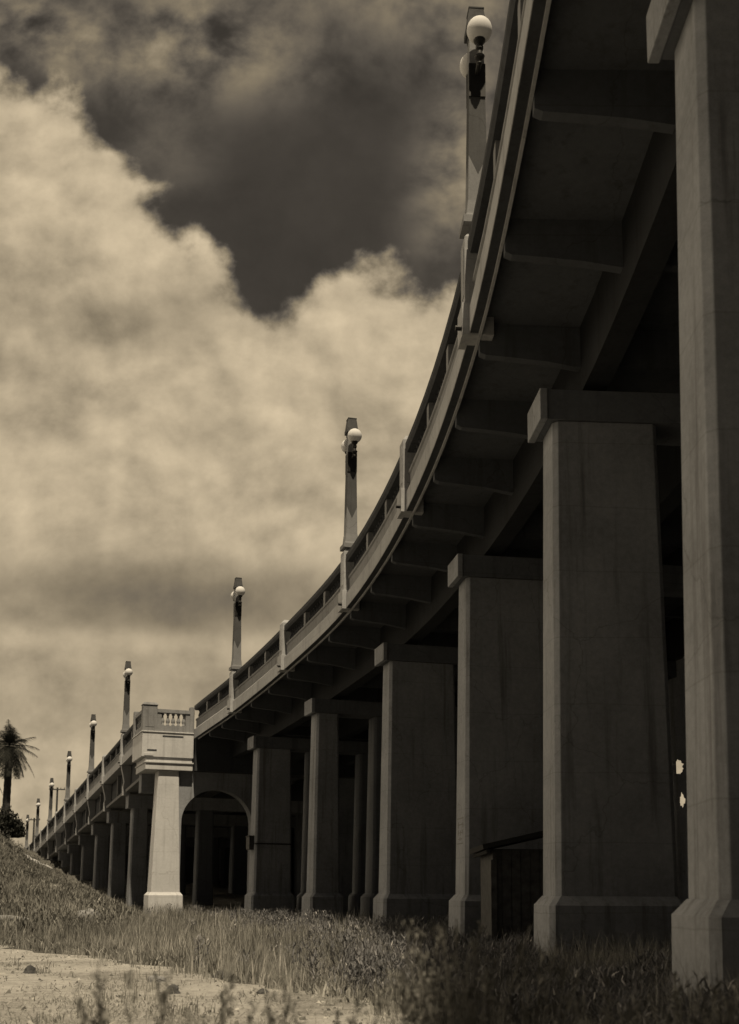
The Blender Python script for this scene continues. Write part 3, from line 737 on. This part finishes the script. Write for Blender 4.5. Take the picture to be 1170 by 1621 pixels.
# ---------------------------------------------------------------- foreground weed plants (out of focus)
def weed_plant(x, y, h, spread, nst, label, seed, leafy=1.0, tn=.35):
    rn = np.random.default_rng(seed); mb = MB(); tones = []
    z0 = float(hgt(x, y)) - .03
    for s in range(nst):
        a = rn.uniform(0, 2 * np.pi); ln = rn.uniform(.2, 1) * spread; hh = h * rn.uniform(.6, 1)
        pts = []
        for i in range(8):
            t = i / 7; pts.append(Vector((x + math.cos(a) * ln * t ** 1.6 + rn.normal(0, .01), y + math.sin(a) * ln * t ** 1.6 + rn.normal(0, .01), z0 + hh * t)))
        rings = []
        for i, p in enumerate(pts):
            r = .007 * (1 - .6 * i / 7)
            rings.append([(p.x + r * math.cos(q), p.y + r * math.sin(q), p.z) for q in (0, 2.1, 4.2)])
        b0 = len(mb.v); mb.ring_stack(rings); tones += [.55 + tn * .3] * (len(mb.v) - b0)
        for i in range(int(80 * leafy)):
            t = rn.uniform(.12, 1) ** .8; k = min(6, int(t * 7)); p = pts[k].lerp(pts[k + 1], t * 7 - k)
            b = rn.uniform(0, 2 * np.pi); l = rn.uniform(.02, .11) * (1.25 - t * .7); up = rn.uniform(-.02, .08)
            w = rn.uniform(.003, .010); d = Vector((math.cos(b), math.sin(b), 0)); c = Vector((-d.y, d.x, rn.uniform(-.5, .5))) * w
            p1 = p + d * l * .55 + Vector((0, 0, up)); p2 = p + d * l + Vector((0, 0, up * .6))
            b0 = len(mb.v); mb.add([p, p1 - c, p2, p1 + c], [(0, 1, 2, 3)]); tones += [float(np.clip(rn.normal(tn, .2), 0, 1))] * 4
    o = mb.build('weed_plant', M['grass'])
    at = o.data.attributes.new('tone', 'FLOAT', 'POINT'); at.data.foreach_set('value', np.array(tones, np.float32))
    tag(o, label, 'weed', 'blurred weeds close to the camera')
WP = [(-.98, 4.6, 1.26, .34, 9, 'blurred tall weed rising from the bottom edge at left over the sandy track'),
      (-.74, 5.2, 1.2, .26, 7, 'thin blurred weed stalk second from the left along the bottom edge'),
      (-.36, 5.0, 1.22, .22, 6, 'thin blurred weed below the white pier at the bottom edge'),
      (-.1, 5.4, 1.1, .34, 9, 'low spreading weed at the bottom edge beneath the arch'),
      (.16, 5.6, 1.3, .30, 9, 'weed with pale heads right of mid picture at the shade boundary'),
      (.44, 5.4, 1.38, .38, 13, 'tallest dark bushy weed in front of the marked pier and the shed'),
      (.80, 5.6, 1.2, .42, 12, 'dark weed in front of the second nearest pier'),
      (1.22, 5.8, 1.18, .42, 12, 'dark weed between the two nearest piers'),
      (1.70, 6.2, 1.18, .34, 12, 'leafy weed standing against the foot of the nearest pier'),
      (1.95, 5.8, .95, .36, 10, 'dark weed in the bottom right corner')]
for i, (a, b, c, d, e, l) in enumerate(WP):
    weed_plant(a, b, c, d, e, l, 40 + i, 1.3, .30 if i < 4 else .25)

# loose clods and gravel on the track
n = 9000
X, Y = scatter(n, 11.5, 45, .6); d_ = pathdist(X, Y); kp = (d_ < rng.uniform(-.2, .8, n)) & (d_ > -13); X, Y = X[kp], Y[kp]; n = len(X)
sz = rng.gamma(1.3, .009, n) + .005
tet = np.array([(1, 0, 0), (-.5, .87, 0), (-.5, -.87, 0), (.3, .2, .9), (-.4, .1, .7)])
jit = rng.normal(0, .25, (n, 5, 3)); V = (tet[None] + jit) * sz[:, None, None] + np.stack([X, Y, hgt(X, Y) + .012], -1)[:, None, :]
fcs = [(0, 1, 3), (1, 4, 3), (1, 2, 4), (2, 0, 3), (2, 3, 4)]
me = bpy.data.meshes.new('gravel'); me.from_pydata(V.reshape(-1, 3).tolist(), [], (np.array(fcs)[None] + np.arange(n)[:, None, None] * 5).reshape(-1, 3).tolist())
at = me.attributes.new('tone', 'FLOAT', 'POINT'); at.data.foreach_set('value', np.repeat(np.clip(rng.normal(.5, .25, n), 0, 1), 5).astype(np.float32))
me.materials.append(M['grass']); o = bpy.data.objects.new('gravel', me); col.objects.link(o); tag(o, 'small clods and gravel strewn over the sandy track', 'gravel', kind='stuff')

n = 42000
X, Y = scatter(n, 11.5, 60, .6); cl = np.sin(X * 1.7 + 2 * np.sin(Y * .9)) * np.sin(Y * 1.1 + X * .6); d_ = pathdist(X, Y); kp = (d_ < .6) & (d_ > -14) & (cl + rng.normal(0, .35, n) > .35); X, Y = X[kp], Y[kp]; n = len(X)
H = rng.gamma(2, .02, n) + .01; P3 = np.stack([X, Y, hgt(X, Y) + .01], -1)
g = blades_mesh('straw_litter', P3, H, .006 + .0003 * Y, rng.uniform(.03, .16, n), rng.uniform(0, 2 * np.pi, n), np.clip(rng.normal(.45, .22, n), 0, 1), M['grass'])
tag(g, 'low straw and dead grass litter in patches on the sandy track', 'straw', kind='stuff')

# ---------------------------------------------------------------- stones
def rock(x, y, sx, sy, sz, mat, label, seed, name='rock', group=None):
    rn = random.Random(seed); bm = bmesh.new(); bmesh.ops.create_icosphere(bm, subdivisions=3, radius=1)
    ph = [rn.uniform(0, 6) for _ in range(6)]
    for v_ in bm.verts:
        c = v_.co; k = 1 + .16 * math.sin(3 * c.x + ph[0]) + .14 * math.sin(4 * c.y + ph[1]) + .1 * math.sin(5 * c.z + ph[2]) + .06 * math.sin(9 * c.x + 8 * c.y + ph[3])
        v_.co = Vector((c.x * sx * k, c.y * sy * k, max(c.z, -.5) * sz * k))
    me = bpy.data.meshes.new(name); bm.to_mesh(me); bm.free(); me.materials.append(mat)
    o = bpy.data.objects.new(name, me); col.objects.link(o); o.location = (x, y, float(hgt(x, y)) + sz * .25); o.rotation_euler = (0, 0, rn.uniform(0, 6))
    tag(o, label, 'rock', group)
gr = 'stones lying on the verge and the track'
rock(-10.9, 45, .50, .45, .52, M['stone'], 'largest pale rounded boulder at the foot of the hillside, left of the white pier', 1, 'boulder', gr)
rock(-14.2, 45.6, .75, .4, .30, M['stone'], 'low flat pale rock on the hillside near the left edge', 2, 'boulder', gr)
rock(-6.0, 20.6, .13, .12, .10, M['stone_dark'], 'dark stone on the sandy track near the left edge', 3, 'stone', gr)
rock(-2.9, 17.2, .15, .12, .09, M['stone_dark'], 'dark stone on the track below the white pier', 4, 'stone', gr)
rock(-3.5, 19.3, .16, .12, .10, M['stone'], 'pale stone at the grassy edge of the track left of centre', 5, 'stone', gr)
rock(-2.55, 20.2, .13, .12, .12, M['stone_dark'], 'dark stone at the edge of the grass below the arch', 6, 'stone', gr)
rock(-5.3, 16.2, .10, .08, .05, M['stone_dark'], 'small dark stone low on the track at left', 7, 'stone', gr)
rock(-1.55, 17.0, .10, .08, .06, M['stone_dark'], 'small dark stone at the right end of the bare track', 8, 'stone', gr)
mbr = MB()
rubble_pts = [(-31.5, 104), (-33, 112), (-31, 116), (-29, 107)]
# a bare sandy scar on the embankment beside the far piers
gx, gy = np.meshgrid(np.linspace(-1, 1, 16), np.linspace(-1, 1, 20))
rr_ = 1 + .25 * np.sin(5 * gx + 3 * gy)
Xs = -32.6 + (gx * 1.2 * rr_) * LN.x + gy * 4.5 * LH.x; Ys = 112 + (gx * 1.2 * rr_) * LN.y + gy * 4.5 * LH.y
tag(sheet('bare_sand_bank', Xs, Ys, hgt(Xs, Ys) + .30 * (1 - gx ** 2) * (1 - gy ** 2) - .02, M['rubble']), kind='structure')

# ---------------------------------------------------------------- shed between two near piers
sh = empty('shed', (3.9, 25.0, 0)); tag(sh, 'low dark timber shed with an overhanging roof, tucked between two piers', 'shed')
fr = lambda a, o, z: (2.62 + o, 24.2 + a, z)
mb = MB(); mb.box(fr, (0, 0, -.2), (2.6, 3.6, 2.42)); 
for i in range(18): mb.box(fr, (-.02, .0 + i * .2, -.1), (-.001, .185 + i * .2, 2.40))
mb.build('wall', M['wood'], sh)
mb = MB(); prof = [(-.22, 2.40), (-.24, 2.50), (3.7, 3.42), (3.7, 3.30)]
mb.ring_stack([[fr(a, o, z) for o, z in prof] for a in (-.3, 2.9)])
mb.ring_stack([[fr(a, -.12 + .05 * math.cos(q), 2.36 + .05 * math.sin(q)) for q in [k * 1.0472 for k in range(6)]] for a in (-.3, 2.9)])
mb.build('roof', M['shingle'], sh)
mb = MB(); mb.box(fr, (-.045, .0, 2.2), (-.021, .09, 2.36)); mb.box(fr, (-.06, -.04, -.1), (-.021, .08, 2.19)); mb.build('corner_post', M['wood'], sh)

# ---------------------------------------------------------------- palms, bush, poles beyond the hill
def frond(mb, tones, o, az, el, L, droop, rn, nl=26):
    d = Vector((math.cos(az), math.sin(az), 0)); side = Vector((-d.y, d.x, 0)); pts = []
    for i in range(nl + 1):
        t = i / nl; pts.append(o + d * (L * t * math.cos(el) * (1 - .25 * droop * t * t)) + Vector((0, 0, L * (math.sin(el) * t - droop * t * t * .8))))
    for i in range(nl):
        p, q = pts[i], pts[i + 1]; t = i / nl; ll = (.75 if t > .08 else .1) * math.sin(math.pi * min(1, t * .86 + .14)) ** .6
        b0 = len(mb.v); w = side * .035 * (1 - t * .8); mb.add([p - w, p + w, q + w, q - w], [(0, 1, 2, 3)]); tones += [.3] * (len(mb.v) - b0)
        for s in (-1, 1):
            for r in (0, 1):
                a0 = p.lerp(q, .5 * r); tip = a0 + side * (s * ll * rn.uniform(.75, 1.05)) + (q - p).normalized() * ll * .55 + Vector((0, 0, -ll * rn.uniform(.15, .75)))
                w2 = (q - p) * .38; b0 = len(mb.v); mb.add([a0, a0 + w2, tip], [(0, 1, 2)]); tones += [rn.uniform(0, 1)] * 3
def palm(x, y, ht, L, label, nf, seed, skirt=8, tr=.34):
    rn = random.Random(seed); z0 = float(hgt(x, y)); root = empty('palm_tree', (x, y, z0)); tag(root, label, 'palm tree')
    mb = MB(); rings = []
    for i in range(26):
        t = i / 25; r = (tr * (1 + .45 * (1 - t) ** 4)) * (1 + .07 * (i % 2)) + (.16 * max(0, (t - .88) / .12))
        rings.append([(x + .12 * math.sin(t * 2) + r * math.cos(q), y + r * math.sin(q), z0 - .3 + (ht + .3) * t) for q in [2 * math.pi * k / 12 for k in range(12)]])
    mb.ring_stack(rings); mb.build('trunk', M['bark'], root)
    mb = MB(); tones = []; o = Vector((x + .11, y, z0 + ht))
    for i in range(nf):
        az = i * 2.399 + rn.uniform(-.2, .2); t = i / nf; el = R(84) - t * R(112) + rn.uniform(-.1, .1)
        frond(mb, tones, o + Vector((0, 0, .25 * (1 - t))), az, el, L * rn.uniform(.68, 1.12), rn.uniform(.22, .85) + (.2 if t > .6 else 0), rn)
    for i in range(skirt):
        az = rn.uniform(0, 6.28); frond(mb, tones, o - Vector((0, 0, .3)), az, R(-35), L * .75, .75, rn, 16)
    ob = mb.build('crown', M['frond'], root)
    at = ob.data.attributes.new('tone', 'FLOAT', 'POINT'); at.data.foreach_set('value', np.array(tones, np.float32))
palm(-36.8, 115, 9.3, 3.2, 'tall dark palm tree with drooping fronds standing at the left edge', 66, 3, 16, .36)
palm(-41.2, 120, 4.6, 3.0, 'lower palm partly cut off by the left edge behind the tall one', 26, 5, 4)
def bush(x, y, rx, ry, rz, label, seed, n=5200):
    rn = np.random.default_rng(seed); z0 = float(hgt(x, y)) - .5
    lob = rn.normal(0, .42, (9, 3)); lob[:, 2] = np.abs(lob[:, 2]) * .7
    k = rn.integers(0, 9, n); d = rn.normal(0, 1, (n, 3)); d /= np.linalg.norm(d, axis=1)[:, None]; d *= (.42 * rn.random(n) ** .35)[:, None]
    p = lob[k] + d; P3 = np.stack([x + p[:, 0] * rx, y + p[:, 1] * ry, z0 + np.clip(p[:, 2] + .3, 0, 2) * rz * rn.random(n) ** .55], -1)
    o = blades_mesh('bush', P3, rn.uniform(.08, .3, n), rn.uniform(.08, .2, n), rn.uniform(.05, .25, n), rn.uniform(0, 6.28, n), np.clip(rn.normal(.4, .25, n), 0, 1), M['frond'])
    tag(o, label, 'bush', 'dark bushes around the palms')
bush(-36.6, 113, 2.3, 2.4, 2.9, 'dark bush around the foot of the tall palm, beside the farthest lamps', 8, 9000)
bush(-39.2, 112, 2.9, 2.4, 4.6, 'larger dark bush against the left edge beneath the lower palm', 9, 9000)
def upole(x, y, ztop, w, label, wires=True):
    z0 = float(hgt(x, y)); root = empty('utility_pole', (x, y, z0)); tag(root, label, 'utility pole', 'utility poles beyond the parapet')
    mb = MB(); mb.ring_stack([[(x + r * math.cos(q), y + r * math.sin(q), z) for q in [k * .785 for k in range(8)]] for r, z in ((.16, z0 - .5), (.11, ztop))]); mb.build('post', M['wood'], root)
    mb = MB(); f2 = lambda a, o, z: (x + o, y - .12 + a, z); mb.box(f2, (-.06, -w, ztop - .32), (.0, w, ztop - .18)); mb.build('crossarm', M['wood'], root)
    for i in (-1, -.5, .5, 1):
        mb = MB(); mb.ring_stack([[(x + i * w * .93 + r * math.cos(q), y - .15 + r * math.sin(q), z) for q in [k * 1.047 for k in range(6)]] for r, z in ((.035, ztop - .18), (.05, ztop - .08), (.03, ztop - .02))]); mb.build('insulator', M['box'], root)
upole(-37.1, 135, 13.6, .95, 'dark utility pole with a crossarm rising behind the straight parapet')
upole(-44.1, 150, 10.9, .8, 'smaller distant utility pole with a crossarm between two far lamps')
